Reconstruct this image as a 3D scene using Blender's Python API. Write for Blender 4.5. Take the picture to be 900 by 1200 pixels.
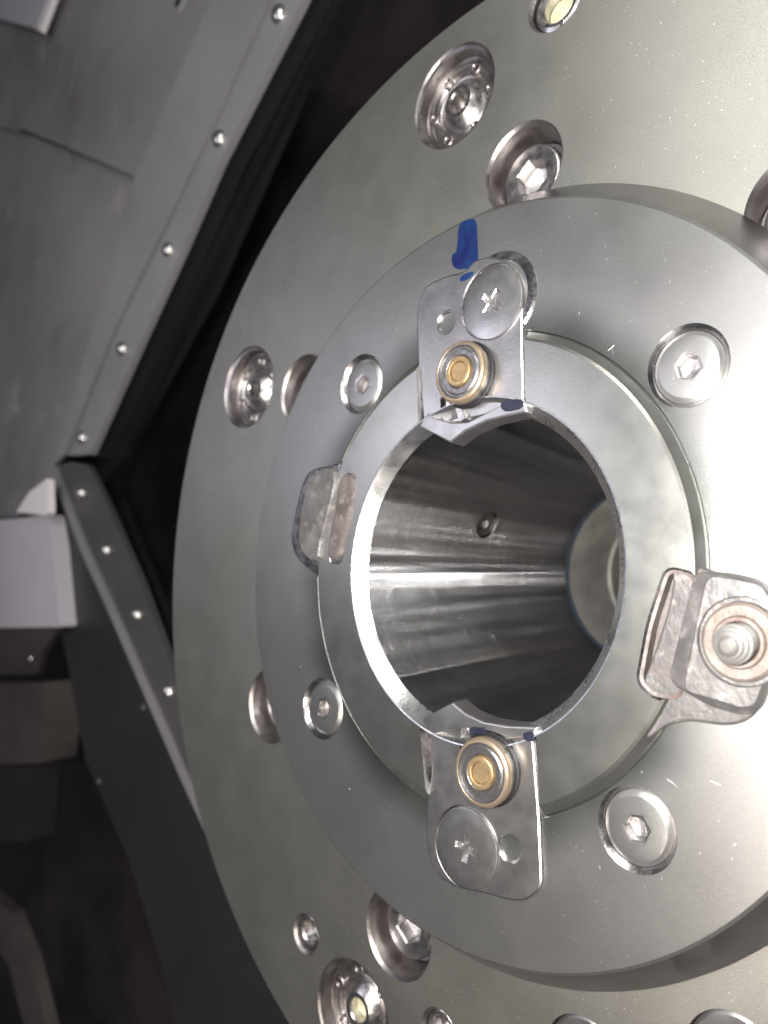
import bpy, bmesh, math, random
from mathutils import Matrix, Vector
random.seed(4)
for o in list(bpy.data.objects): bpy.data.objects.remove(o)
S = bpy.context.scene; COL = S.collection
PI = math.pi
def R(d): return math.radians(d)
MM = 0.001
# spindle frame: x, y across the face, z out of the face along the axis, millimetres
BASE = Matrix(((1,0,0,0),(0,0,-1,0),(0,1,0,1.1),(0,0,0,1))) @ Matrix.Rotation(R(18),4,'Z')
CR = Matrix(((0.80418125,0.38173057,0.45560322),(-0.2989841,0.92227143,-0.2449978),(-0.51371299,0.06080452,0.85580476)))
CP = Vector((102.19,-41.74,145.98)); FPX=699.47; CX=450+211.28; CY=600+31.33
def at(px,py,z):
    "point (mm, spindle frame) where the sight line through a traced point meets the plane at height z"
    d=CR@Vector(((px-CX)/FPX,-(py-CY)/FPX,-1)); t=(z-CP.z)/d.z
    return CP+d*t
def poly(pts,z):
    p=[(at(x,y,z).x,at(x,y,z).y) for x,y in pts]
    return p if area(p)>0 else p[::-1]
def Wm(p): return BASE@(Vector(p)*MM)
# ---------------------------------------------------------------- camera
cam=bpy.data.cameras.new('camera'); camo=bpy.data.objects.new('camera',cam); COL.objects.link(camo); S.camera=camo
camo.matrix_world=Matrix.Translation(Wm(CP))@(BASE.to_3x3()@CR).to_4x4()
cam.sensor_fit='VERTICAL'; cam.sensor_height=24; cam.sensor_width=18; cam.lens=FPX/1200*24
cam.shift_x=-211.28/1200; cam.shift_y=31.33/1200
cam.clip_start=.005; cam.clip_end=30
cam.dof.use_dof=True; cam.dof.focus_distance=.16; cam.dof.aperture_fstop=6.5
# ---------------------------------------------------------------- world and lamps
w=bpy.data.worlds.new('World'); S.world=w; w.use_nodes=True
bg=w.node_tree.nodes['Background']; bg.inputs[0].default_value=(.80,.80,.88,1); bg.inputs[1].default_value=.068
def lamp(kind,name,p,energy,col,size=None,target=None,size_y=None):
    l=bpy.data.lights.new(name,kind); l.energy=energy; l.color=col
    if kind=='AREA':
        l.size=size*MM
        if size_y: l.shape='RECTANGLE'; l.size_y=size_y*MM
    else: l.shadow_soft_size=size*MM
    o=bpy.data.objects.new(name,l); COL.objects.link(o); P=Wm(p); o.location=P
    if target is not None: o.rotation_euler=(Wm(target)-P).to_track_quat('-Z','Y').to_euler()
    return o
lamp('POINT','phone_flash',CP+CR@Vector((-17,9,3)),4.1,(1,.985,.95),5)
lamp('AREA','upper_right_fill',(280,390,370),1.0,(1,.98,.92),80,(80,60,0),80)  # unseen fill, placed for the glow on the plate's upper right
lamp('AREA','lower_fill',(70,-340,640),2.2,(1,.86,.76),60,(0,0,0),60)  # added unseen lamp: bore streak and warm light on the bottom
lamp('AREA','upper_fill',(340,270,800),2.0,(.97,.97,1),60,(0,0,0),60)  # added unseen lamp for bore streaks and glow at the right
lamp('AREA','guard_fill',(-330,280,520),.72,(.86,.86,1),260,(-260,150,-50))  # unseen fill, added to brighten the guards and the plates
lamp('POINT','bore_streak_fill',(8,-115,270),.30,(1,.98,.95),4)  # added unseen light, put there for the upper streak in the bore
lamp('POINT','bore_streak_fill',(77,81,250),.30,(1,.97,.93),4)  # its twin, also added, for the lower streak in the bore
S.view_settings.view_transform='Standard'; S.view_settings.look='None'; S.view_settings.exposure=0; S.view_settings.gamma=1
S.render.engine='CYCLES'
try:
    S.cycles.max_bounces=10; S.cycles.glossy_bounces=8; S.cycles.caustics_reflective=True; S.cycles.sample_clamp_indirect=8
except Exception: pass
# ---------------------------------------------------------------- materials
def mat(name,col,metal=0,rough=.5,col2=None,nscale=60,ndet=5,bump=0,bscale=900,rvar=0,rscale=120,aniso=0,fleck=0,fscale=500,fcol=(1,1,1),stain=None,coat=0,contrast=(.35,.65)):
    m=bpy.data.materials.new(name); m.use_nodes=True; nt=m.node_tree; N=nt.nodes; L=nt.links; b=N['Principled BSDF']
    b.inputs['Metallic'].default_value=metal; b.inputs['Roughness'].default_value=rough; b.inputs['Base Color'].default_value=(*col,1)
    tc=N.new('ShaderNodeTexCoord'); out=None
    def noise(sc,det=4,r=.55):
        n=N.new('ShaderNodeTexNoise'); n.inputs['Scale'].default_value=sc; n.inputs['Detail'].default_value=det; n.inputs['Roughness'].default_value=r
        L.new(tc.outputs['Object'],n.inputs['Vector']); return n
    def ramp(src,a,c,ca=(0,0,0),cb=(1,1,1)):
        r=N.new('ShaderNodeValToRGB'); r.color_ramp.elements[0].position=a; r.color_ramp.elements[1].position=c
        r.color_ramp.elements[0].color=(*ca,1); r.color_ramp.elements[1].color=(*cb,1); L.new(src,r.inputs[0]); return r
    cur=None
    if col2:
        n=noise(nscale,ndet); cur=ramp(n.outputs['Fac'],contrast[0],contrast[1],col,col2).outputs[0]
    def mix(fac,a,bcol):
        x=N.new('ShaderNodeMix'); x.data_type='RGBA'; L.new(fac,x.inputs[0])
        if a is None: x.inputs[6].default_value=(*col,1)
        else: L.new(a,x.inputs[6])
        x.inputs[7].default_value=(*bcol,1); return x.outputs[2]
    if stain:
        for (scol,sc,lo,hi) in stain: cur=mix(ramp(noise(sc,6,.6).outputs['Fac'],lo,hi).outputs[0],cur,scol)
    fl=None
    if fleck:
        v=N.new('ShaderNodeTexVoronoi'); v.inputs['Scale'].default_value=fscale; L.new(tc.outputs['Object'],v.inputs['Vector'])
        s=N.new('ShaderNodeSeparateColor'); L.new(v.outputs['Color'],s.inputs[0])
        r1=ramp(v.outputs['Distance'],.10,.24,(1,1,1),(0,0,0)); r2=ramp(s.outputs[0],1-fleck,1-fleck+.02)
        mu=N.new('ShaderNodeMath'); mu.operation='MULTIPLY'; L.new(r1.outputs[0],mu.inputs[0]); L.new(r2.outputs[0],mu.inputs[1]); fl=mu.outputs[0]
        cur=mix(fl,cur,fcol)
    if cur is not None: L.new(cur,b.inputs['Base Color'])
    if rvar:
        n=noise(rscale,5); mr=N.new('ShaderNodeMapRange'); L.new(n.outputs['Fac'],mr.inputs[0]); mr.inputs[1].default_value=.3; mr.inputs[2].default_value=.7
        mr.inputs[3].default_value=max(.03,rough-rvar); mr.inputs[4].default_value=rough+rvar; L.new(mr.outputs[0],b.inputs['Roughness'])
    if bump:
        n=noise(bscale,3,.6); bp=N.new('ShaderNodeBump'); bp.inputs['Strength'].default_value=bump; bp.inputs['Distance'].default_value=.0003
        L.new(n.outputs['Fac'],bp.inputs['Height']); L.new(bp.outputs[0],b.inputs['Normal'])
    if aniso:
        b.inputs['Anisotropic'].default_value=aniso
        t=N.new('ShaderNodeTangent'); t.direction_type='RADIAL'; t.axis='Z'; L.new(t.outputs[0],b.inputs['Tangent']); b.inputs['Anisotropic Rotation'].default_value=.25
    if coat: b.inputs['Coat Weight'].default_value=coat; b.inputs['Coat Roughness'].default_value=.15
    return m
M={}
M['plate']=mat('satin_nickel_plate',(.355,.352,.325),.9,.36,(.405,.40,.365),18,6,.4,3800,.03,60,fleck=.08,fscale=1000,fcol=(.9,.88,.75),stain=[((.40,.40,.30),12,.52,.8),((.30,.30,.285),24,.62,.8),((.52,.51,.46),2400,.52,.72)])
M['disc']=mat('satin_nickel_disc',(.355,.353,.345),.9,.31,(.385,.383,.372),20,6,.25,3600,.03,60,fleck=.022,fscale=1000,fcol=(.95,.93,.85),stain=[((.30,.30,.29),30,.60,.8),((.47,.46,.45),2400,.54,.74)])
M['rim']=mat('turned_steel_rim',(.30,.295,.31),1,.22,(.38,.375,.39),60,3,.1,1200,.04,60)
M['ring']=mat('worn_steel_ring',(.46,.457,.43),.97,.31,(.51,.506,.475),50,6,.10,1500,.03,130,stain=[((.40,.405,.36),45,.50,.85)])
M['chamfer']=mat('bright_chamfer',(.74,.74,.74),1,.3,(.6,.6,.6),150,4,.15,900,.08,150)
M['steel']=mat('polished_steel',(.60,.58,.58),1,.24,(.48,.46,.46),160,5,.25,800,.1,200)
M['plate_bright']=mat('ground_steel',(.50,.49,.487),.96,.36,(.42,.41,.407),110,5,.15,900,.05,160)
M['screw']=mat('screw_steel',(.62,.60,.59),1,.32,(.45,.43,.43),260,4,.3,900,.1,300)
M['thread']=mat('thread_steel',(.11,.105,.10),.4,.5,(.08,.075,.07),300,4)
M['hexin']=mat('socket_steel',(.50,.48,.48),1,.3,(.3,.29,.29),300,4,.3,900,.1,300)
M['well']=mat('machined_pocket_steel',(.42,.39,.38),1,.38,(.30,.28,.28),120,5,.3,700,.1,200)
M['rust']=mat('rusty_cast_steel',(.15,.128,.122),.3,.55,(.09,.076,.071),140,7,.9,450,.1,200,stain=[((.23,.195,.185),260,.52,.66),((.17,.075,.045),90,.60,.76)])
M['cast']=mat('cast_steel',(.155,.145,.143),.4,.45,(.10,.094,.092),150,7,.9,450,.1,200,stain=[((.24,.22,.215),260,.55,.68),((.13,.098,.085),110,.60,.75)])
M['rustwash']=mat('rusty_washer',(.19,.165,.15),.35,.5,(.12,.088,.072),200,6,.5,700,.1,300)
M['brass']=mat('brass',(.46,.34,.19),.8,.48,(.34,.235,.125),400,5,.4,900,.1,300)
M['tan']=mat('tan_bronze_edge',(.46,.35,.23),.8,.45,(.28,.23,.18),300,6,.4,900,.1,300)
M['roller']=mat('dark_roller_steel',(.30,.29,.29),.9,.38,(.18,.17,.17),300,5,.5,900,.1,300)
M['bore']=mat('honed_bore',(.26,.256,.26),1,.21,(.24,.236,.24),40,3,aniso=1.0)
LOBE=.0032
def hone(m,scale,dist,amt=1.0,base=None):
    "fine turning marks round the axis: relief that varies only along z"
    nt=m.node_tree;N=nt.nodes;L=nt.links;b=N['Principled BSDF']
    tc=N.new('ShaderNodeTexCoord'); mp=N.new('ShaderNodeMapping'); mp.inputs['Scale'].default_value=(.0008,.0008,1); L.new(tc.outputs['Object'],mp.inputs[0])
    n=N.new('ShaderNodeTexNoise'); n.inputs['Scale'].default_value=scale; n.inputs['Detail'].default_value=6; n.inputs['Roughness'].default_value=.75; L.new(mp.outputs[0],n.inputs['Vector'])
    bp=N.new('ShaderNodeBump'); bp.inputs['Strength'].default_value=amt; bp.inputs['Distance'].default_value=dist; L.new(n.outputs['Fac'],bp.inputs['Height']); L.new(bp.outputs[0],b.inputs['Normal'])
    # slight out-of-round lobing: long waves that run down the bore
    m2=N.new('ShaderNodeMapping'); m2.inputs['Scale'].default_value=(1,1,.018); L.new(tc.outputs['Object'],m2.inputs[0])
    n2=N.new('ShaderNodeTexNoise'); n2.inputs['Scale'].default_value=70; n2.inputs['Detail'].default_value=2.0; L.new(m2.outputs[0],n2.inputs['Vector'])
    b2=N.new('ShaderNodeBump'); b2.inputs['Strength'].default_value=1; b2.inputs['Distance'].default_value=LOBE; L.new(n2.outputs['Fac'],b2.inputs['Height']); L.new(b2.outputs[0],bp.inputs['Normal'])
hone(M['bore'],2200,.0005)
M['liner']=mat('dull_inner_tube',(.52,.50,.47),.75,.42,(.40,.38,.35),60,5,.3,700,.06,100,aniso=.4)
M['blueink']=mat('blue_layout_ink',(.035,.05,.07),.5,.4,(.02,.03,.045),500,5)
M['blue']=mat('blue_marker_paint',(.002,.004,.048),0,.42,(.003,.024,.085),150,5,.3,900)
M['navy']=mat('dark_blue_residue',(.006,.007,.014),0,.5,(.01,.012,.028),400,4)
M['dark']=mat('black_recess',(.012,.011,.012),.2,.5)
M['cream']=mat('cream_grease',(.62,.60,.42),0,.5,(.5,.47,.3),200,4)
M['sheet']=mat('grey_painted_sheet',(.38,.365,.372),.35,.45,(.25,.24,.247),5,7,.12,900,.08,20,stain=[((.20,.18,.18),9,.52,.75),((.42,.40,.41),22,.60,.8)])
M['flange']=mat('grey_painted_flange',(.38,.37,.385),.4,.42,(.33,.32,.335),12,5,.1,900,.05,20)
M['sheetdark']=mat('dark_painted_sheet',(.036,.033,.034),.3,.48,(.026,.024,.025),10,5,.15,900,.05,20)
M['stripm']=mat('grey_strip',(.13,.123,.125),.4,.42,(.10,.095,.096),14,5,.1,900,.05,20)
M['dome']=mat('zinc_dome',(.66,.65,.62),1,.30)
M['wall']=mat('dark_machine_wall',(.085,.066,.066),.1,.6,(.022,.018,.02),6,4)
M['teal']=mat('dark_teal_gap',(.016,.018,.020),.1,.5,(.022,.021,.023),8,4)
M['box']=mat('pale_grey_box',(.52,.505,.545),.0,.45,(.47,.455,.485),8,3)
M['boxedge']=mat('dim_brown_casting',(.10,.082,.080),.2,.5,(.07,.058,.058),20,4)
M['white']=mat('white_tab',(.85,.80,.80),0,.4)
# a dark greenish band with uneven edges round the driver ring, on the disc
def dark_band(m,r0,r1,col):
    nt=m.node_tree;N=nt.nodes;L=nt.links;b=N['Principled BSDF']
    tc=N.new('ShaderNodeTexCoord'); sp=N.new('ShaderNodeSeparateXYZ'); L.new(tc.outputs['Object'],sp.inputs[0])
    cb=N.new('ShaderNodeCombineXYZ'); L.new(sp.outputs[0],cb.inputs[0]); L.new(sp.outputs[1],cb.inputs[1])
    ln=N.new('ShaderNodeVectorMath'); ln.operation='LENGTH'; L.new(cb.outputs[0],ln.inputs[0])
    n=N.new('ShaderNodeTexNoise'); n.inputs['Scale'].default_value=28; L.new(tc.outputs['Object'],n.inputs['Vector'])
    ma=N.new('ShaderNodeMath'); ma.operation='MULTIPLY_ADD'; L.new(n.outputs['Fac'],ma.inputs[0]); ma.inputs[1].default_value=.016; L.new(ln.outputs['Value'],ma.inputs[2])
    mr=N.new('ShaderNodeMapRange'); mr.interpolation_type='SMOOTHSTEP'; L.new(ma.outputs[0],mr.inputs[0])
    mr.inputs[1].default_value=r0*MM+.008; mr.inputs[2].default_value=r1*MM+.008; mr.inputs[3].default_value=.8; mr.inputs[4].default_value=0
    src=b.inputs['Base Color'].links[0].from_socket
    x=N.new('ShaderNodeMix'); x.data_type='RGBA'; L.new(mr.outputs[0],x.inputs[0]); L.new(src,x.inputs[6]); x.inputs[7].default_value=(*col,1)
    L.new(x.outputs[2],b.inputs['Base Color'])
M['headm']=M['disc'].copy()
dark_band(M['disc'],66,82,(.055,.065,.055))
# ---------------------------------------------------------------- mesh helpers (millimetres in, metres out)
class MB:
    def __init__(s): s.v=[]; s.f=[]
    def add(s,v,f):
        k=len(s.v); s.v+=[tuple(p) for p in v]; s.f+=[tuple(i+k for i in q) for q in f]; return s
    def lathe(s,prof,n=96,c=(0,0),z0=0,closed=False):
        v=[];f=[];m=len(prof)
        for i in range(n):
            a=2*PI*i/n
            for r,z in prof: v.append((c[0]+r*math.cos(a),c[1]+r*math.sin(a),z+z0))
        for i in range(n):
            j=(i+1)%n
            for k in range(m if closed else m-1):
                l=(k+1)%m
                if prof[k][0]<1e-6 and prof[l][0]<1e-6: continue
                f.append((i*m+k,j*m+k,j*m+l,i*m+l))
        return s.add(v,f)
    def shells(s,shells,n=96,cap=True,capb=False):
        "stack of outlines: each (radius function of the angle, z)"
        v=[];f=[]
        for fn,z in shells:
            for i in range(n):
                a=2*PI*i/n; r=fn(a) if callable(fn) else fn; v.append((r*math.cos(a),r*math.sin(a),z))
        for k in range(len(shells)-1):
            for i in range(n):
                j=(i+1)%n; f.append((k*n+i,k*n+j,(k+1)*n+j,(k+1)*n+i))
        if cap: f.append(tuple((len(shells)-1)*n+i for i in range(n)))
        if capb: f.append(tuple(reversed(range(n))))
        return s.add(v,f)
    def prism(s,levels):
        "levels: list of (outline, z), same number of points; capped both ends"
        n=len(levels[0][0]); v=[];f=[]
        for pts,z in levels: v+=[(x,y,z) for x,y in pts]
        for k in range(len(levels)-1):
            for i in range(n):
                j=(i+1)%n; f.append((k*n+i,k*n+j,(k+1)*n+j,(k+1)*n+i))
        f.append(tuple(reversed(range(n)))); f.append(tuple((len(levels)-1)*n+i for i in range(n)))
        return s.add(v,f)
    def quadsheet(s,pts,th):
        "slab from 3-D outline points, thickness th along -z"
        n=len(pts); v=[tuple(p) for p in pts]+[(p[0],p[1],p[2]-th) for p in pts]
        f=[tuple(range(n)),tuple(reversed(range(n,2*n)))]+[(i,i+n,(i+1)%n+n,(i+1)%n) for i in range(n)]
        return s.add(v,f)
    def mesh(s,name,o=(0,0,0),angle=18):
        me=bpy.data.meshes.new(name)
        me.from_pydata([((x-o[0])*MM,(y-o[1])*MM,(z-o[2])*MM) for x,y,z in s.v],[],s.f)
        bm=bmesh.new(); bm.from_mesh(me); bmesh.ops.remove_doubles(bm,verts=bm.verts,dist=1e-7)
        bmesh.ops.recalc_face_normals(bm,faces=bm.faces); bm.to_mesh(me); bm.free()
        finish(me,angle); return me
def finish(me,angle=18):
    me.polygons.foreach_set('use_smooth',[True]*len(me.polygons)); me.set_sharp_from_angle(angle=R(angle)); me.update()
def area(p): return sum(p[i][0]*p[(i+1)%len(p)][1]-p[(i+1)%len(p)][0]*p[i][1] for i in range(len(p)))/2
def inset(p,d):
    "move every corner inwards by d"
    if area(p)<0: p=list(reversed(p))
    n=len(p); out=[]
    for i in range(n):
        a=Vector(p[i-1]);b=Vector(p[i]);c=Vector(p[(i+1)%n])
        e1=(b-a).normalized();e2=(c-b).normalized(); n1=Vector((-e1.y,e1.x));n2=Vector((-e2.y,e2.x)); m=(n1+n2)
        if m.length<1e-4: m=n1
        m=m.normalized(); k=d/max(.35,m.dot(n1)); out.append(tuple(b+m*k))
    return out
def smooth(p,it=2):
    for _ in range(it):
        q=[]
        for i in range(len(p)):
            a=p[i];b=p[(i+1)%len(p)]
            q+= [(a[0]*.75+b[0]*.25,a[1]*.75+b[1]*.25),(a[0]*.25+b[0]*.75,a[1]*.25+b[1]*.75)]
        p=q
    return p
def rounded(p,r,n=5):
    out=[]
    for i in range(len(p)):
        a=Vector(p[i-1]);b=Vector(p[i]);c=Vector(p[(i+1)%len(p)])
        rr=min(r,(a-b).length*.45,(c-b).length*.45)
        s=b+(a-b).normalized()*rr; e=b+(c-b).normalized()*rr
        for k in range(n+1):
            t=k/n; out.append(tuple(s*(1-t)**2+b*2*t*(1-t)+e*t*t))
    return out
def slab(mb,pts,zb,zt,bev=.4):
    "prism with a chamfered upper edge"
    if area(pts)<0: pts=list(reversed(pts))
    return mb.prism([(pts,zb),(pts,zt-bev),(inset(pts,bev*.4),zt-bev*.25),(inset(pts,bev),zt)])
def thing(name,label,cat,c=(0,0,0),group=None):
    o=bpy.data.objects.new(name,None); COL.objects.link(o); o.empty_display_size=.01
    o.matrix_world=Matrix.Translation(Wm(c))@BASE.to_3x3().to_4x4()
    o['label']=label;o['category']=cat; o['_c']=list(c)
    if group:o['group']=group
    return o
ORG={}
def part(name,mb,m,par,o=None,angle=18,label=None,me=None,c=(0,0,0)):
    "o: origin of the part, in the frame of its parent"
    if me is None: me=mb.mesh(name,c,angle)
    if not me.materials:
        me.materials.append(M[m])
    ob=bpy.data.objects.new(name,me); COL.objects.link(ob); ob.parent=par
    if o is not None: ob.location=Vector(o)*MM
    if label: ob['label']=label
    return ob
def cut(ob,cutters,angle=12,extra=None):
    bpy.context.view_layer.update()
    me=cutters.mesh('cutter'); co=bpy.data.objects.new('cutter',me); COL.objects.link(co); co.matrix_world=ob.matrix_world.copy()
    if extra: me.materials.append(M[extra])
    md=ob.modifiers.new('b','BOOLEAN'); md.object=co; md.solver='EXACT'; md.operation='DIFFERENCE'
    if extra:
        md.material_mode='TRANSFER'
    dg=bpy.context.evaluated_depsgraph_get(); dg.update()
    nm=bpy.data.meshes.new_from_object(ob.evaluated_get(dg)); ob.modifiers.clear(); old=ob.data; ob.data=nm; nm.name=ob.name
    bpy.data.objects.remove(co); finish(nm,angle)
    return ob
def hexf(r,ph=0):
    ap=r*math.cos(PI/6)
    return lambda a: ap/math.cos(((a-ph)%(PI/3))-PI/6)
def crossf(L,wd,ph=0):
    def f(a):
        t=((a-ph+PI/4)%(PI/2))-PI/4
        return min(L/math.cos(t),(wd/2)/max(abs(math.sin(t)),1e-4)) if abs(math.sin(t))>1e-4 else L
    return f
# ================================================================ setting
def wall_mesh(pts3,th,name,m,label=None,kind=None):
    mb=MB().quadsheet(pts3,th)
    o=bpy.data.objects.new(name,mb.mesh(name)); o.data.materials.append(M[m]); COL.objects.link(o)
    o.matrix_world=Matrix.Translation(Wm((0,0,0)))@BASE.to_3x3().to_4x4()
    if kind:o['kind']=kind
    return o
def P3(pts): return [tuple(at(x,y,z)) for x,y,z in pts]
wall_mesh([(-2500,-1500,-330),(900,-1500,-330),(900,2000,-330),(-2500,2000,-330)],10,'wall','wall',kind='structure')
# headstock casting round the spindle, seen dim behind the faceplate
t=thing('headstock_housing','dim brown rounded housing in the dark gap behind the big faceplate','housing',(0,0,-150))
part('housing_barrel',MB().lathe([(100,-178),(236,-178),(262,-160),(280,-120),(262,-60),(262,-48),(240,-42),(100,-42)],128,z0=70),'wall',t,angle=40)
part('housing_collar',MB().lathe([(262,-20),(268,-18),(268,-6),(262,-4)],128,z0=40),'teal',t,angle=40)
# ================================================================ faceplate
ZP=0
hA=[(36.4,159.2),(-99.4,122.1),(-109.5,-119.5)]
hB=[(51,114.9),(-66.2,101.1),(-123.0,-10.2),(-78.6,-96.1),(114,49)]
t_plate=thing('faceplate','large satin grey round faceplate with deep bolt pockets, rearmost of the stacked discs','faceplate')
body=part('plate_body',MB().lathe([(105,-38),(190.4,-38),(191.2,-37),(191.2,-1.2),(190.0,0),(105,0)],256,closed=True),'plate',t_plate)
c=MB()
# groove at the foot of the disc
c.lathe([(112.6,2),(116.1,2),(115.6,-.3),(115.4,-1.6),(112.6,-1.6)],256,closed=True)
cut(body,c,extra='well')
c=MB()
for x,y in hA: c.lathe([(0,3),(20.9,3),(17.3,-.6),(16.3,-.9),(16.2,-9),(0,-9)],72,(x,y))
for x,y in hB: c.lathe([(0,3),(17.7,3),(14.4,-.3),(13.9,-.9),(13.6,-11),(0,-11)],72,(x,y))
for x,y,r in [(79.5,157.5,10.0),(-126.7,-93,7.1),(-69.9,-124.8,7.0)]:
    c.lathe([(0,2),(r+2,2),(r,0),(r-.9,-.8),(r-1.3,-12),(0,-12)],56,(x,y))
for x,y in [(-18.5,-132.8),(24.2,-132.6)]:
    c.lathe([(0,2),(14.2,2),(12.2,0),(11.9,-.3),(11.9,-7),(0,-7)],64,(x,y))
cut(body,c,extra='well')
def inserts():
    for i,(x,y) in enumerate(hA):
        # stepped insert: concentric grooves, a ring of dimples and a raised bushing with a through hole
        mb=MB().lathe([(5.6,-5.4),(9.0,-5.4),(9.4,-4.9),(10.0,-4.6),(10.6,-5.2),(11.2,-5.2),(11.8,-4.5),(13.4,-4.5),(13.9,-5.3),(14.6,-5.3),(15.0,-4.4),(16.1,-4.2),(16.1,-8.6),(5.6,-8.6)],72,closed=True)
        ins=part('pocket_insert',mb,'well',t_plate,(x,y,0))
        bs=part('bushing',MB().lathe([(3.9,-8.4),(3.9,-2.9),(4.2,-2.4),(5.7,-2.3),(6.1,-2.6),(8.3,-4.6),(8.7,-5.2),(8.7,-8.4)],56,closed=True),'screw',ins)
        part('bore_plug',MB().shells([(3.85,-8.3),(3.85,-5.6 if i==2 else -7.8),(1.2,-5.3 if i==2 else -7.9)],32),'cream' if i==2 else 'well',ins,label='cream plug in the bushing' if i==2 else None)
        dm=None
        for k in range(6):
            a=R(40+60*k+20*i)
            if dm is None: dm=MB().lathe([(1.3,-.9),(1.3,.1),(1.5,.3),(1.9,.3),(2.2,0),(2.25,-.9)],20,closed=True).mesh('dimple_ring'); dm.materials.append(M['well'])
            part('dimple_ring',None,None,ins,(12.4*math.cos(a),12.4*math.sin(a),-4.3),me=dm)
    scm=None
    for i,(x,y) in enumerate(hB):
        ph=R(20+13*i)
        if scm is None:
            mb=MB().shells([(11.0,-10.9),(11.0,-6.4),(10.9,-5.8),(10.3,-5.2),(9.7,-5.0),(hexf(6.3),-5.0),(hexf(5.9),-5.5),(hexf(5.8),-9.2),(2.5,-9.9)],96)
            scm=mb.mesh('cap_screw'); scm.materials.append(M['screw'])
            wm=MB().lathe([(11.1,-10.9),(13.3,-10.9),(13.3,-9.6),(12.9,-9.3),(11.1,-9.3)],72,closed=True).mesh('washer'); wm.materials.append(M['well'])
        s=part('cap_screw',None,None,t_plate,(x,y,0),me=scm); s.rotation_euler.z=ph
        part('washer',None,None,s,me=wm)
    for x,y,r,kind in [(79.5,157.5,10.0,0),(-126.7,-93,7.1,1),(-69.9,-124.8,7.0,1)]:
        part('threaded_bushing',MB().lathe([(r*.52,-11.8),(r*.52,-2.2),(r*.60,-1.5),(r*.72,-1.3),(r*.82,-1.9),(r*.84,-11.8)],48,closed=True),'screw',t_plate,(x,y,0))
        part('grease_plug',MB().shells([(r*.51,-11.7),(r*.5,-5.2),(r*.2,-4.6)],32),'cream' if kind==0 else 'hexin',t_plate,(x,y,0))
    for x,y in [(-18.5,-132.8),(24.2,-132.6)]:
        pl=part('cover_plug',MB().lathe([(3.4,-6.9),(3.4,-1.2),(4.4,-.9),(10.6,-.9),(11.3,-1.6),(11.4,-6.9)],64,closed=True),'plate_bright',t_plate,(x,y,0))
        part('socket_floor',MB().shells([(hexf(3.3),-6.8),(hexf(3.3),-3.8)],24),'dark',pl)
inserts()
# ================================================================ disc
ZD=12.4
t_disc=thing('mounting_disc','smooth grey round disc around the bore with a blue marker stroke at its top edge','disc')
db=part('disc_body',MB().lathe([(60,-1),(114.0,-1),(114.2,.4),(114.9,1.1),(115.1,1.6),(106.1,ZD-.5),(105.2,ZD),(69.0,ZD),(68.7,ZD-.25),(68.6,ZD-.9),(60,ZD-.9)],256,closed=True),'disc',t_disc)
for p in db.data.polygons:
    r=math.hypot(p.center.x,p.center.y)/MM
    if r>106.0: p.material_index=1
db.data.materials.append(M['rim'])
sc=[(-24.4,75.9),(76.9,22.0),(25.4,-75.6),(-76.5,-20.9)]
c=MB()
for x,y in sc: c.lathe([(0,2),(12.2,2),(10.2,0),(9.7,-.4),(9.0,-1.15),(8.95,-8),(0,-8)],72,(x,y),ZD)
cut(db,c,extra='steel')
scm=MB().shells([(8.85,-7.8),(8.85,-1.3),(8.6,-1.05),(7.5,-.45),(7.2,-.4),(hexf(3.7),-.4),(hexf(3.3),-.9),(hexf(3.2),-3.4),(1.0,-4.0)],96).mesh('flat_head_screw'); scm.materials.append(M['headm'])
for i,(x,y) in enumerate(sc):
    s=part('flat_head_screw',None,None,t_disc,(x,y,ZD),me=scm); s.rotation_euler.z=R(17*i+8)
    part('hex_recess',MB().shells([(hexf(3.8),-.7),(hexf(3.7),-.36),(hexf(3.05),-.42),(hexf(2.9),-3.0),(.4,-3.5)],48),'screw',s)
bl=smooth(poly([(537,262),(548,257),(559,256),(560,285),(561,311),(548,315),(534,316),(529,308),(530,297),(536,296)],ZD),2)
part('marker_stroke',slab(MB(),bl,ZD-.2,ZD+.12,.06),'blue',t_disc,label='blue marker stroke at the disc edge')
# scratches: short raised burrs on the disc face
def burr(x,y,l,a,wd=.16):
    dx,dy=math.cos(a),math.sin(a)
    return [(x-dx*l/2,y-dy*l/2),(x-dy*wd,y+dx*wd),(x+dx*l/2,y+dy*l/2),(x+dy*wd,y-dx*wd)]
mb=MB()
for px,py,l,a in [(788,918,3.2,-.9),(839,918,3.0,-.6),(597,907,2.2,-.9),(716,408,2.4,.2),(724,306,1.6,1.0),(718,412,1.6,1.2),(785,330,.8,.5),(806,540,2.2,1.5),(745,560,.8,1),(463,386,.8,.5),(679,367,1.0,.8),(780,305,.9,1.2),(861,990,1.0,.4),(820,1000,.8,.3),(752,905,.9,1)]:
    q=at(px,py,ZD); slab(mb,burr(q.x,q.y,l,a),ZD-.2,ZD+.14,.05)
for k in range(60):
    a=random.uniform(0,2*PI); r=random.uniform(70,103)
    slab(mb,burr(r*math.cos(a),r*math.sin(a),random.uniform(.3,.8),random.uniform(0,PI),.12),ZD-.2,ZD+.1,.04)
o=part('burr_marks',mb,'chamfer',t_disc); o['kind']='stuff'
# ================================================================ driver ring
ZR=14.8; RO=65.3; RI=49.35
t_ring=thing('driver_ring','worn bright steel ring with two cast ears framing the open bore','ring')
rb=part('ring_body',MB().lathe([(RI,ZD-8),(68.2,ZD-8),(68.2,ZD+.2),(66.6,ZR-1.0),(66.1,ZR-.45),(RO,ZR),(RI,ZR)],224,closed=True),'ring',t_ring,angle=12)
c=MB()
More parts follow.
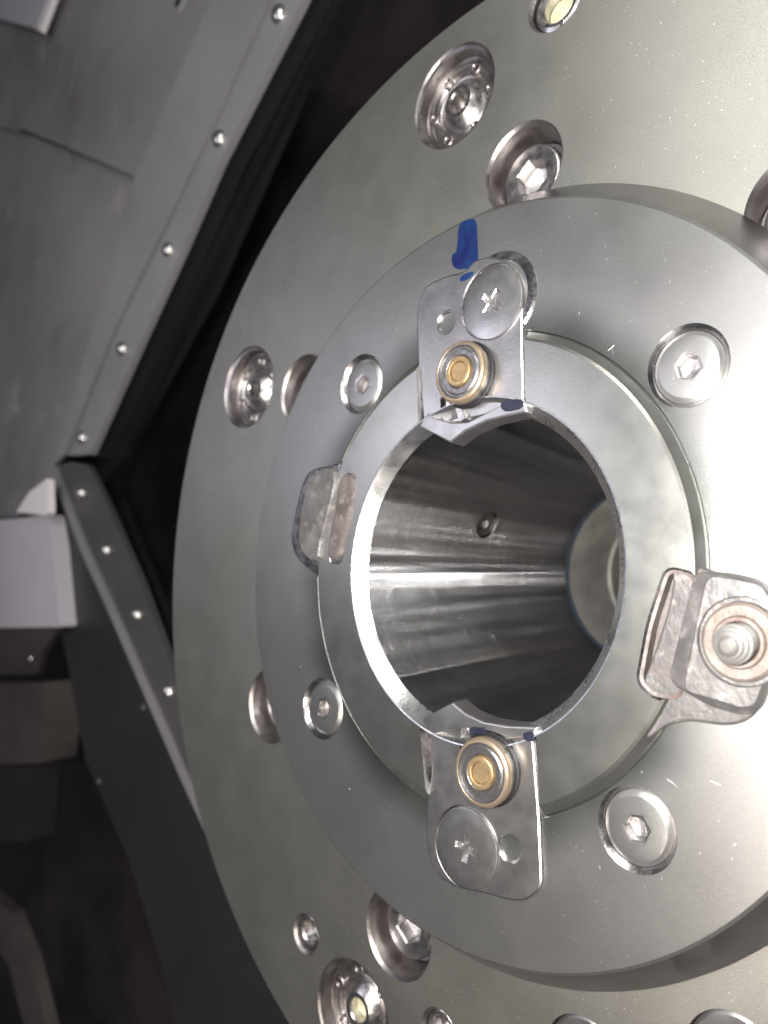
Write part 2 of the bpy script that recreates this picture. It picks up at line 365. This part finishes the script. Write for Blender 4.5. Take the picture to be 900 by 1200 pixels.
# slots that hold the two brackets
def loc(u,v,d): # along direction d (degrees), v to its right
    a=R(d); return (u*math.cos(a)+v*math.sin(a),u*math.sin(a)-v*math.cos(a))
slotT=poly([(486,400),(490.5,503),(616.5,486),(614,380)],ZR)
slotB=poly([(502,965),(491.5,842),(628,852),(634,985)],ZR)
for sl in (slotT,slotB): c.prism([(sl,ZD-1.5),(sl,ZR+2)])
troughR=rounded(poly([(779,662),(822,672),(800,824),(764,820),(744,800),(757,730)],ZR),3.2)
troughL=rounded(poly([(405,553),(418,556),(413,610),(400,662),(385,660),(395,600)],ZR),2)
for tr in (troughR,troughL):
    c.prism([(inset(tr,.9),ZR-5.5),(inset(tr,.5),ZR-.5),(inset(tr,-.4),ZR+.4),(inset(tr,-.4),ZR+2)])
cut(rb,c,extra='steel')
def ring_side(): pass
earR=smooth(poly([(786,650),(800,657),(822,665),(842,671),(870,680),(890,694),(906,716),(914,760),(905,805),(886,838),(868,849),(845,851),(818,846),(795,846),(776,853),(752,872),(735,850),(790,700)],ZD+1),2)
earL=smooth(poly([(418,520),(405,540),(388,546),(371,548),(360,556),(352,578),(346,608),(342,632),(347,652),(362,667),(374,674),(380,690),(384,712),(398,680),(425,590)],ZD+1),2)
eR=part('ear',slab(MB(),earR,ZD-1,ZD+1.3,.8),'cast',t_ring)
eL=part('ear',slab(MB(),earL,ZD-1,ZD+1.8,.8),'steel',t_ring)
# rusty lining of the troughs
for tr,e in ((troughR,eR),(troughL,eL)):
    part('trough_lining',MB().prism([(inset(tr,.6),ZR-5.4),(inset(tr,.6),ZR-4.6)]),'rust',e)
    wallo=inset(tr,.55); walli=inset(tr,1.35)
    mb=MB(); n=len(wallo); v=[(x,y,ZR-5.4) for x,y in wallo]+[(x,y,ZR-.55) for x,y in wallo]+[(x,y,ZR-.9) for x,y in walli]+[(x,y,ZR-5.4) for x,y in walli]; f=[]
    for i in range(n):
        j=(i+1)%n
        for k in range(4): f.append((k*n+i,k*n+j,((k+1)%4)*n+j,((k+1)%4)*n+i))
    part('trough_wall',mb.add(v,f),'rust',e)
# right block with its stud
zt=18.2
topR=poly([(829,675),(858,679),(892,686),(902,703),(903,740),(897,790),(884,826),(868,829),(835,818),(801,809)],zt); topR=rounded(topR,2.2,3)
midR=poly([(814,669),(858,672),(893,680),(910,703),(912,745),(904,797),(890,834),(868,838),(832,828),(783,799)],ZD+3); midR=rounded(midR,2.6,3)
lo=inset(midR,-1.2)
bk=part('block',MB().prism([(inset(midR,-.2),ZD-2),(midR,ZD+1.6),(midR,ZD+3),(inset(topR,-.5),zt-.7),(topR,zt)]),'cast',t_ring,label='cast block carrying a threaded stud')
w0=at(868,752,zt)
c=MB().lathe([(0,-1.6),(9.4,-1.6),(9.4,-.2),(10.2,.8),(10.2,2),(0,2)],64,(w0.x,w0.y),zt)
cut(bk,c)
st0=(w0.x,w0.y,zt)
wa=part('washer',MB().lathe([(4.9,-1.5),(4.9,.7),(5.3,1.1),(7.6,1.1),(8.3,.6),(8.5,-1.5)],64,closed=True),'rustwash',bk,st0)
prof=[(0,10.6),(1.3,10.5)]; z=10.2; rr=2.0
while z>-1.5:
    prof+=[(rr,z),(rr+.05,z-.3),(rr-1.0,z-.75),(rr-.95,z-1.05)]; z-=1.3; rr=min(4.1,rr+.75)
prof.append((0,-1.6))
part('threaded_stud',MB().lathe(prof,48),'thread',bk,st0,angle=15)
part('nut_collar',MB().lathe([(4.15,-1.5),(4.15,1.6),(4.5,2.1),(5.2,2.1),(5.6,1.7),(5.7,-1.5)],48,closed=True),'rustwash',bk,st0)
# left block: a tall lug, a groove and an inner ridge
zl=16.4
topL=smooth(poly([(361,562),(372,553),(386,548),(392,556),(389,580),(380,612),(373,640),(372,656),(362,655),(352,642),(350,622),(355,592)],zl),1)
part('block',MB().prism([(inset(topL,-1.0),ZD-2),(inset(topL,-.8),zl-1.6),(inset(topL,-.35),zl-.5),(topL,zl)]),'cast',t_ring,label='cast block without a stud')
rid=smooth(poly([(400,556),(413,557),(415,575),(411,600),(402,632),(396,654),(384,656),(387,625),(394,592)],ZR+.6),1)
part('inner_ridge',MB().prism([(inset(rid,-.9),ZD-2),(inset(rid,-.5),ZR-.4),(rid,ZR+.6),(inset(rid,.8),ZR+.9)]),'rust',t_ring)
# ================================================================ brackets
ZB=13.4
def phillips(par,name,px,py,r,rot,z):
    q=at(px,py,z)
    s=part(name,MB().shells([(r,-3),(r,-.55),(r-.25,-.15),(r-.8,0),(4.3,.06),(crossf(3.9,2.2),.06),(crossf(3.3,1.5),-.35),(crossf(2.6,1.0),-1.5),(.5,-2.2)],192),'plate_bright',par,(q.x,q.y,z),angle=24)
    s.rotation_euler.z=R(rot); return s
def roller(par,px,py,z,ha,hb):
    q=at(px,py,z); h=z-ha
    ro=part('roller',MB().lathe([(4.4,-.9),(5.0,-.35),(6.4,-.35),(6.9,-.75),(7.3,-.75),(7.7,-.1),(8.3,0),(8.75,-.35),(9.0,-1.0),(9.0,-h),(4.4,-h)],72,closed=True),'roller',par,(q.x,q.y,z),angle=24)
    part('bronze_edge',MB().lathe([(7.75,-.2),(8.0,.1),(8.5,.02),(8.95,-.4),(9.18,-.95),(9.18,-1.9),(8.6,-1.9)],72,closed=True),'tan',ro)
    part('brass_bushing',MB().lathe([(2.9,-.9),(2.9,.35),(3.25,.5),(4.1,.42),(4.4,.1),(4.45,-1.0)],48,closed=True),'brass',ro)
    part('brass_pin',MB().shells([(2.85,-2),(2.85,-.3),(2.5,-.12),(.6,-.18)],32),'brass',ro)
    part('back_washer',MB().lathe([(4.5,-h-.05),(9.9,-h-.05),(9.9,-h+.9),(9.4,-h+1.15),(4.5,-h+1.15)],64,closed=True),'dark',ro)
    return ro
def make_bracket(top):
    if top:
        t=thing('roller_bracket','steel bracket with blue smudge, roller and cross-head screw at the top of the bore','bracket',group='roller brackets on the driver ring')
        out=[(497,503),(489.5,440),(487,372),(490,350),(500,333),(520,323),(545,317),(556,303),(575,299),(596,305),(608,318),(613,335),(613,400),(614.5,478)]
    else:
        t=thing('roller_bracket','unmarked steel bracket with roller and cross-head screw at the bottom of the bore','bracket',group='roller brackets on the driver ring')
        out=[(502,845),(505,905),(499,945),(499,990),(503,1012),(514,1030),(535,1042),(570,1049),(598,1057),(615,1058),(632,1046),(636,1034),(633,960),(625,862)]
    pts=rounded(poly(out,ZB),2.0,3)
    pb=part('bracket_plate',slab(MB(),pts,ZD-2.5,ZB,.8),'plate_bright',t)
    c=MB()
    h=at(523,378,ZB) if top else at(597,994,ZB)
    c.lathe([(0,1),(4.9,1),(3.9,0),(3.4,-.6),(3.3,-2.2),(0,-2.2)],40,(h.x,h.y),ZB)
    s=(575,353) if top else (545,993)
    q=at(*s,ZB); c.lathe([(0,1.5),(12.6,1.5),(11.3,.1),(11.1,-.2),(11.1,-2),(0,-2)],72,(q.x,q.y),ZB)
    fk=poly([(516,466),(517,494),(551,492),(551,468)],ZB) if top else poly([(541,853),(539,880),(570,880),(571,853)],ZB)
    c.prism([(inset(fk,.3),ZB-2.1),(fk,ZB-.2),(inset(fk,-.4),ZB+1)])
    cut(pb,c,extra='steel')
    pb.data.materials.append(M['chamfer']); ci=len(pb.data.materials)-1
    for p in pb.data.polygons:
        if .15<p.normal.z<.96 and p.center.z/MM>ZB-.7: p.material_index=ci
    sc=phillips(t,'cross_head_screw',s[0]+1,s[1]+1,10.9,(30 if top else 62),ZB+.75)
    # inner lip following the bore
    if top: lip=[(491,500),(510,510),(527,518.5),(545,505),(570,493),(595,487),(617,483),(614,466),(592,472),(568,484),(548,494),(530,495),(509,489),(500,484)]
    else: lip=[(493,843),(510,834),(530,823.5),(545,836),(566,846),(595,851),(629,852),(627,864),(600,866),(575,858),(556,853),(530,855),(512,859),(502,866)]
    lp=poly(lip,ZR-.2)
    part('inner_lip',slab(MB(),lp,ZD-4,ZR-.2,.5),'plate_bright',t)
    # forked post seen in the slot
    a=(538,481) if top else (556,866)
    q=at(*a,ZB); 
    part('post',MB().prism([([(q.x-1.1,q.y-3.6),(q.x+1.3,q.y-3.6),(q.x+1.3,q.y+3.6),(q.x-1.1,q.y+3.6)],ZB-2.05),([(q.x-.9,q.y-3.4),(q.x+1.1,q.y-3.4),(q.x+1.1,q.y+3.4),(q.x-.9,q.y+3.4)],ZB+.2)]),'screw',t)
    nt=smooth(poly([(588,470),(613,467),(614,478),(594,483),(587,479)],ZR-.2),1) if top else smooth(poly([(612,860),(621,856),(626,858),(627,868),(616,869)],ZR-.2),1)
    part('residue_patch',slab(MB(),nt,ZD,ZR+.15,.15),'navy',t,label='patch of dark blue residue')
    if not top:
        nt=poly([(552,853),(569,852),(569,860),(552,861)],ZR-.2)
        part('residue_patch',slab(MB(),nt,ZD,ZR+.12,.15),'navy',t,label='patch of dark blue residue')
    if top:
        nt=smooth(poly([(540,323),(556,317),(554,323),(546,329),(539,330)],ZB),1)
        part('marker_smudge',slab(MB(),nt,ZB-.3,ZB+.12,.05),'blue',t,label='blue marker smudge')
        # crescent washer that peeps out behind the screw
        q=at(580,349,ZB)
        part('crescent_washer',MB().lathe([(11.2,-1.4),(14.0,-1.4),(14.0,-.9),(13.4,-.35),(11.2,-.35)],72,(0,0),closed=True),'steel',t,(q.x,q.y,ZB))
    roller(t,*((537,435) if top else (563,906)),ZB+4.6,ZB,0)
    return t
make_bracket(True); make_bracket(False)
# ================================================================ bore sleeve
t_bore=thing('spindle_bore','mirror-honed bore at the centre, its wall streaked with light','bore',(0,0,-60))
zb=60
sl=part('bore_wall',MB().lathe([(49.3,ZR-.05+zb),(48.9,ZR-.15+zb),(45.9,ZR-3.4+zb),(45.5,ZR-3.9+zb)]+[(45.5-3.8*k/8,11-120.8*k/8+zb) for k in range(1,9)]+[(54,-109.8+zb),(54,ZR-9+zb),(49.32,ZR-9+zb)],288,closed=True),'bore',t_bore,angle=24)
sl.data.materials.append(M['chamfer'])
for p in sl.data.polygons:
    if p.center.z/MM>zb+ZR-4.0: p.material_index=1
pc=(-31.2,32.43,-43.4); ang=math.atan2(pc[1],pc[0])
dv=Vector((math.cos(ang),math.sin(ang),0))
rot=dv.to_track_quat('Z','Y').to_matrix()
def orient(mb,o):
    mb.v=[tuple(rot@Vector(p)+Vector(o)) for p in mb.v]; return mb
c=orient(MB().lathe([(0,-4),(5.7,-4),(5.7,6),(0,6)],48),(dv.x*44,dv.y*44,pc[2]+zb))
cut(sl,c,angle=24)
part('set_screw',orient(MB().shells([(5.3,4),(5.3,1.0),(4.9,.5),(hexf(2.0),.5),(hexf(1.8),1.4),(.4,1.6)],48),(dv.x*44,dv.y*44,pc[2]+zb)),'screw',t_bore)
part('blue_ring',MB().lathe([(40.6,-110.2+zb),(41.75,-109.0+zb),(41.9,-110.4+zb),(40.7,-111+zb)],192,closed=True),'blueink',t_bore)
part('inner_tube',MB().lathe([(54,-109.9+zb),(41.2,-109.95+zb),(40.6,-111.5+zb),(39.6,-125+zb),(37.0,-146+zb),(35.6,-147.5+zb),(35.6,-300+zb),(20,-301+zb),(0,-301+zb)],160),'liner',t_bore)
# ================================================================ guards at the left
def dome(par,px,py,z,r,me=[None]):
    if me[0] is None:
        me[0]=MB().lathe([(0,3.4),(1.6,3.25),(3.2,2.6),(4.6,1.5),(5.2,.2),(5.2,-.4)],28).mesh('dome_screw',angle=60); me[0].materials.append(M['dome'])
    q=at(px,py,z); o=part('dome_screw',None,None,par,tuple(q),me=me[0]); o.scale=(r/5.2,)*3; return o
zg=-60
tg=thing('upper_guard','large grey sheet-metal guard at upper left with a riveted slanting flange','guard')
def sheet(name,pts,th,m,par,label=None): return part(name,MB().quadsheet(P3(pts),th),m,par,label=label)
sheet('lower_sheet',[(-160,120,zg-8),(18,151,zg-8),(157,207,zg-8),(150,245,zg-7),(62,545,zg-7),(58,566,zg-8),(20,606,zg-8),(-160,610,zg-8)],4,'sheet',tg)
sheet('overlap_sheet',[(-160,-200,zg-2),(60,-200,zg-2),(66,0,zg-2),(22,149,zg-2),(18,153,zg-2),(-160,105,zg-2)],3.5,'sheet',tg)
sheet('overlap_sheet',[(60,-200,zg-1),(330,-200,zg-1),(247,0,zg-1),(157,206,zg-1),(22,149,zg-1),(66,0,zg-1)],3.5,'sheet',tg)
sheet('fold_strip',[(334,-60,zg-4),(310,12,zg-4),(250,145,zg-4),(200,250,zg-4),(135,382,zg-4),(75,532,zg-4),(62,545,zg-5),(152,240,zg-1.5),(157,206,zg+.5),(247,0,zg+.5),(330,-200,zg+.5),(420,-200,zg-4)],3,'flange',tg)
sheet('flange',[(440,-180,zg+1),(355,0,zg+1),(260,186,zg+1),(215,290,zg+1),(165,400,zg+1),(106,532,zg+1),(80,534,zg+1),(139,385,zg+1),(204,253,zg+1),(254,148,zg+1),(314,15,zg+1),(404,-180,zg+1)],4,'flange',tg)
sheet('flange_return',[(442,-180,zg-4),(357,0,zg-4),(262,186,zg-4),(217,291,zg-4),(167,401,zg-4),(107,534,zg-4),(103,530,zg-4),(210,290,zg-4),(350,0,zg-4),(436,-180,zg-4)],14,'teal',tg)
for px,py in [(327,17),(257,163),(197,293),(143,409),(96,513)]: dome(tg,px,py,zg+1,6.0 if py<200 else 5.4)
q=at(210,2,zg-1)
part('cable_hole',MB().lathe([(5,-.6),(5,1.2),(8.5,1.2),(9.5,.6),(9.5,-.6)],32,closed=True),'flange',tg,tuple(q))
part('hole_dark',MB().shells([(5,-.5),(5,.6)],24),'dark',tg,tuple(q))  # black disc standing in for the dark inside of the hole
sheet('corner_tab',[(-20,-60,zg+6),(70,-60,zg+6),(46,34,zg+6),(-20,16,zg+6)],3,'box',tg,label='pale tab in the corner')
sheet('tab_edge',[(62,-20,zg+9),(68,-20,zg+9),(47,36,zg+9),(42,34,zg+9)],4,'white',tg)
# lower guard
tl=thing('lower_guard','dark sheet-metal guard with riveted edge strip slanting down behind the faceplate','guard')
zs=-66
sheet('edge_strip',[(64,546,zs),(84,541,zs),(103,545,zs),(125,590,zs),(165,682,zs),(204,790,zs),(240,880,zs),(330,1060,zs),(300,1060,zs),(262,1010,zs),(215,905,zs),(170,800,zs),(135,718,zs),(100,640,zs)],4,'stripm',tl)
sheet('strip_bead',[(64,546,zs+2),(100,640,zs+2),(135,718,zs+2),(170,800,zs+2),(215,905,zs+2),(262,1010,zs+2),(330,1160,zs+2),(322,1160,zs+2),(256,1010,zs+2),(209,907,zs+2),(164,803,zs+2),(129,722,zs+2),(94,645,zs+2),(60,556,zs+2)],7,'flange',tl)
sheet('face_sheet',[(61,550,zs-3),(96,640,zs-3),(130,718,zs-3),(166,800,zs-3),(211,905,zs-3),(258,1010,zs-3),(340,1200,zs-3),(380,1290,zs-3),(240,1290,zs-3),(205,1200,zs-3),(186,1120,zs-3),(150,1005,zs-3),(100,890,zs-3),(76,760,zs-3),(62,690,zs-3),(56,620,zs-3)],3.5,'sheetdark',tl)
for px,py in [(95,578),(124,645),(160,721),(197,811)]: dome(tl,px,py,zs,5.6)
rvt=MB().lathe([(0,1.2),(1.8,1.0),(2.6,.2),(2.6,-.4)],20).mesh('rivet'); rvt.materials.append(M['stripm'])
for px,py in [(168,829),(116,916)]: part('rivet',None,None,tl,tuple(at(px,py,zs-3)),me=rvt)
# near-black sheet standing in for the unlit void in the gap
tp=thing('gap_dark','near-black teal sheet standing in for the dark gap beside the riveted guards','panel')
sheet('gap_dark_sheet',[(460,-200,-100),(400,0,-100),(250,340,-100),(130,560,-100),(210,760,-100),(240,860,-100),(120,660,-100),(70,545,-100),(300,0,-100),(360,-200,-100)],5,'teal',tp)
# pale box with the dim casting beneath
tb=thing('pale_box','pale grey box at the left edge, lit from the front, under the guard','box')
zx=-58
sheet('front_face',[(-170,618,zx),(18,608,zx),(56,603,zx),(62,640,zx),(70,732,zx),(69,735,zx),(-170,738,zx)],12,'box',tb)
sheet('underside',[(-170,739,zx-4),(68,736,zx-4),(52,762,zx-30),(44,790,zx-40),(-170,792,zx-40)],4,'boxedge',tb)
sheet('white_tab',[(19,600,zx+6),(34,577,zx+6),(55,561,zx+6),(56,600,zx+6),(53,604,zx+6)],5,'white',tb,label='small white three-cornered tab above the box')
tc_=thing('lower_casting','dim brown casting below the pale box at the left edge','casting')
zc=-95
sheet('casting_face',[(-170,802,zc),(52,800,zc),(50,850,zc),(44,895,zc),(-170,900,zc)],30,'boxedge',tc_)
sheet('casting_foot',[(-170,900,zc-6),(40,897,zc-6),(34,985,zc-6),(-170,990,zc-6)],20,'sheetdark',tc_)
dome(tc_,36,772,zc+20,3)
tr=thing('lower_rail','thin grey rail in the dark lower left corner','rail')
sheet('rail_face',[(-20,1040,-80),(14,1070,-80),(34,1120,-80),(56,1210,-80),(70,1290,-80),(40,1290,-80),(30,1210,-80),(10,1130,-80),(-20,1090,-80)],8,'boxedge',tr)
for o in bpy.data.objects:
    if '_c' in o: del o['_c']
